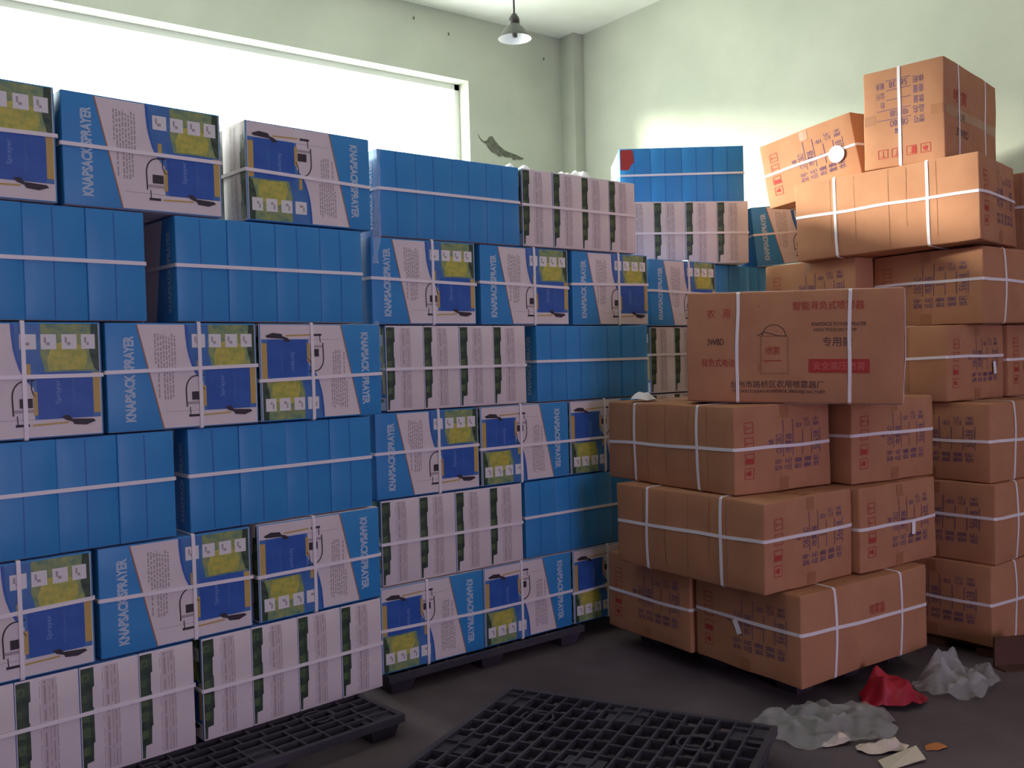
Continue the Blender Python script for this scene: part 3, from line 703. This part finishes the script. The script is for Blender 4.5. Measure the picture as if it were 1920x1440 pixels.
q = Vector((0, 3.2277)) + e_ * 0.03 + b_ * 0.22
pallet(q.x, q.y, AL, 1.12, 1.06, 0.087, 'black pallet under the bottom left corner of the wall of boxes', 3)
pallet(2.50, 4.00, A2, 1.14, 1.00, 0.087, 'black pallet under the right half of the wall of boxes', 4)
pallet(4.17, 3.96, 0.0, 0.80, 0.56, 0.087, 'black pallet hidden under the deeper stack behind the brown cartons', 6)
pallet(3.66, 2.84, RAD(-3), 0.80, 1.02, 0.098, 'black pallet under the near stack of brown cartons', 5)

# wooden block pallet at the foot of the right-hand column
t = thing('wooden_pallet', 'low wooden pallet under the right-hand carton column, one end block showing', 'pallet', (4.74, 2.34, 0), (0, 0, 0))
for yy in (-0.24, 0, 0.24):
    mb = MB(); mb.box(-0.42, 0.42, yy - 0.045, yy + 0.045, 0.0, 0.034, 'rail'); mb.build('runner', t)
for xx in (-0.36, -0.12, 0.12, 0.36):
    mb = MB(); mb.box(xx - 0.05, xx + 0.05, -0.285, 0.285, 0.0345, 0.053, 'rail'); mb.build('board', t)
t = thing('cardboard_offcut', 'upright brown cardboard offcut at the foot of the right-hand column', 'cardboard', (4.275, 1.965, 0), (0, 0, RAD(-28)))
mb = MB(); mb.box(-0.085, 0.085, -0.006, 0.006, 0, 0.135, 'rail'); mb.box(-0.085, 0.085, -0.075, -0.006, 0, 0.008, 'rail'); mb.build('folded_sheet', t)

# ------------------------------------------------------------------ loose film, bag and scraps
def crumple(name, label, cat, x, y, zb, sx, sy, hgt, yaw, k, seed, n=34, freq=4.5, group=None, sharp=1.0):
    mb = MB(); vs = []; fs = []
    off = Vector((seed * 7.3, seed * 3.1, 0))
    for j in range(n + 1):
        for i in range(n + 1):
            u = 2 * i / n - 1; v = 2 * j / n - 1
            r = max(abs(u), abs(v)); an = math.atan2(v, u)
            if r > 0:                                              # square grid to a ragged round sheet
                c_ = math.hypot(u, v) / r
                rr_ = 1 + 0.30 * noise.noise(Vector((cos(an) * 1.7, sin(an) * 1.7, seed)))
                u, v = u / c_ * rr_, v / c_ * rr_
            px, py = u * sx / 2, v * sy / 2
            w1 = noise.noise(Vector((px, py, 0)) * freq + off); w2 = noise.noise(Vector((px, py, 3)) * freq * 2.7 + off); w3 = abs(noise.noise(Vector((px, py, 5)) * freq * 1.6 + off))
            zz = hgt * max(0.0, (0.35 + 0.75 * w1 + 0.30 * w2 + 0.6 * (0.5 - w3))) * (1 - 0.75 * min(1, r) ** 3) + 0.002
            vs.append((px, py, zz))
    for j in range(n):
        for i in range(n):
            a = j * (n + 1) + i; fs.append((a, a + 1, a + n + 2, a + n + 1))
    mb.add(vs, fs, k, sharp < 0.5)
    o = mb.build(name, None, (x, y, zb), (0, 0, yaw))
    return tag(o, label, cat, group)
crumple('plastic_film', 'long crumpled clear plastic film on the floor in front of the brown cartons', 'plastic film', 3.06, 2.10, 0.0, 0.60, 0.34, 0.10, RAD(-20), 'film', 3, n=50, freq=8, sharp=0)
crumple('plastic_film', 'bunched clear plastic film on the floor right of the red bag', 'plastic film', 3.85, 1.99, 0.0, 0.46, 0.26, 0.15, RAD(-2), 'film', 8, n=50, freq=9, sharp=0)
crumple('plastic_bag', 'crumpled red plastic bag on the floor below the brown carton stack', 'plastic bag', 3.47, 2.07, 0.001, 0.28, 0.20, 0.17, RAD(-35), 'bag', 5, freq=6, sharp=0)
crumple('paper_scrap', 'crumpled whitish paper scrap at the front edge of the floor litter', 'paper scrap', 3.03, 1.85, 0.0, 0.20, 0.085, 0.06, RAD(-30), 'paper', 11, 16, 9)
crumple('paper_scrap', 'small pale paper scrap beside the larger one on the floor', 'paper scrap', 2.955, 1.985, 0.0, 0.13, 0.05, 0.045, RAD(-15), 'paper', 14, 14, 10)
crumple('cardboard_scrap', 'small orange-brown cardboard scrap alone on the floor at right', 'cardboard', 3.19, 1.735, 0.0, 0.085, 0.045, 0.025, RAD(-20), 'orange', 17, 12, 9)
mb = MB()
mb.poly([(-0.10, -0.03, 0.004), (0.08, -0.045, 0.012), (0.11, 0.02, 0.03), (-0.06, 0.04, 0.006)], 'paper'); mb.poly([(-0.10, -0.03, 0.002), (-0.06, 0.04, 0.004), (0.11, 0.02, 0.028), (0.08, -0.045, 0.010)], 'paper')
tag(mb.build('paper_sheet', None, (2.985, 1.755, 0.0), (0, 0, RAD(-10))), 'folded pale paper sheet lying lowest in the floor litter', 'paper scrap')
crumple('plastic_film', 'white plastic lump on top of the white-ended bundle near the wall stain', 'plastic film', 2.93, 3.80, RZ0 + 6 * RH - 0.004, 0.22, 0.24, 0.11, 0, 'tag', 21, 20, 7, sharp=0)
crumple('plastic_film', 'white plastic sheet sticking up over the right of the white-ended top bundle', 'plastic film', 3.36, 3.86, RZ0 + 6 * RH - 0.004, 0.34, 0.26, 0.10, 0, 'tag', 23, 20, 7, sharp=0)
crumple('plastic_film', 'small white plastic scrap on the near carton stack beside the large carton', 'plastic film', 3.20, 3.17, S0 + 3 * h_ - 0.004, 0.14, 0.10, 0.06, 0, 'tag', 26, 14, 9, sharp=0)

def hanging(name, label, pts, wid, k, seed):
    """narrow crinkled strip of film following a line"""
    mb = MB(); vs = []; n = 30; m_ = 5; P3 = [Vector(p) for p in pts]
    for i in range(n + 1):
        f = i / n * (len(P3) - 1); a = int(min(f, len(P3) - 2)); p = P3[a].lerp(P3[a + 1], f - a)
        ww = wid * (0.65 + 0.5 * noise.noise(Vector((f * 2, seed, 0))))
        for j in range(m_ + 1):
            s_ = j / m_ - 0.5
            vs.append(p + Vector((s_ * ww, -0.012 * noise.noise(Vector((f * 6, j * 1.3, seed))) - 0.010, 0)))
    mb.add(vs, [(i * (m_ + 1) + j, i * (m_ + 1) + j + 1, (i + 1) * (m_ + 1) + j + 1, (i + 1) * (m_ + 1) + j) for i in range(n) for j in range(m_)], k, True)
    return tag(mb.build(name), label, 'plastic film')
hanging('wrapping_film', 'torn clear wrapping film hanging from the corner of the blue top bundle', [(1.955, 3.50, 2.35), (1.945, 3.495, 2.15), (1.93, 3.47, 2.02), (1.90, 3.44, 1.86)], 0.05, 'filmwrap', 2)
hanging('wrapping_film', 'clear wrapping film at the joint of the two halves of the wall, at lamp-strap height', [(1.915, 3.47, 1.62), (1.91, 3.46, 1.45), (1.905, 3.46, 1.32)], 0.035, 'filmwrap', 5)
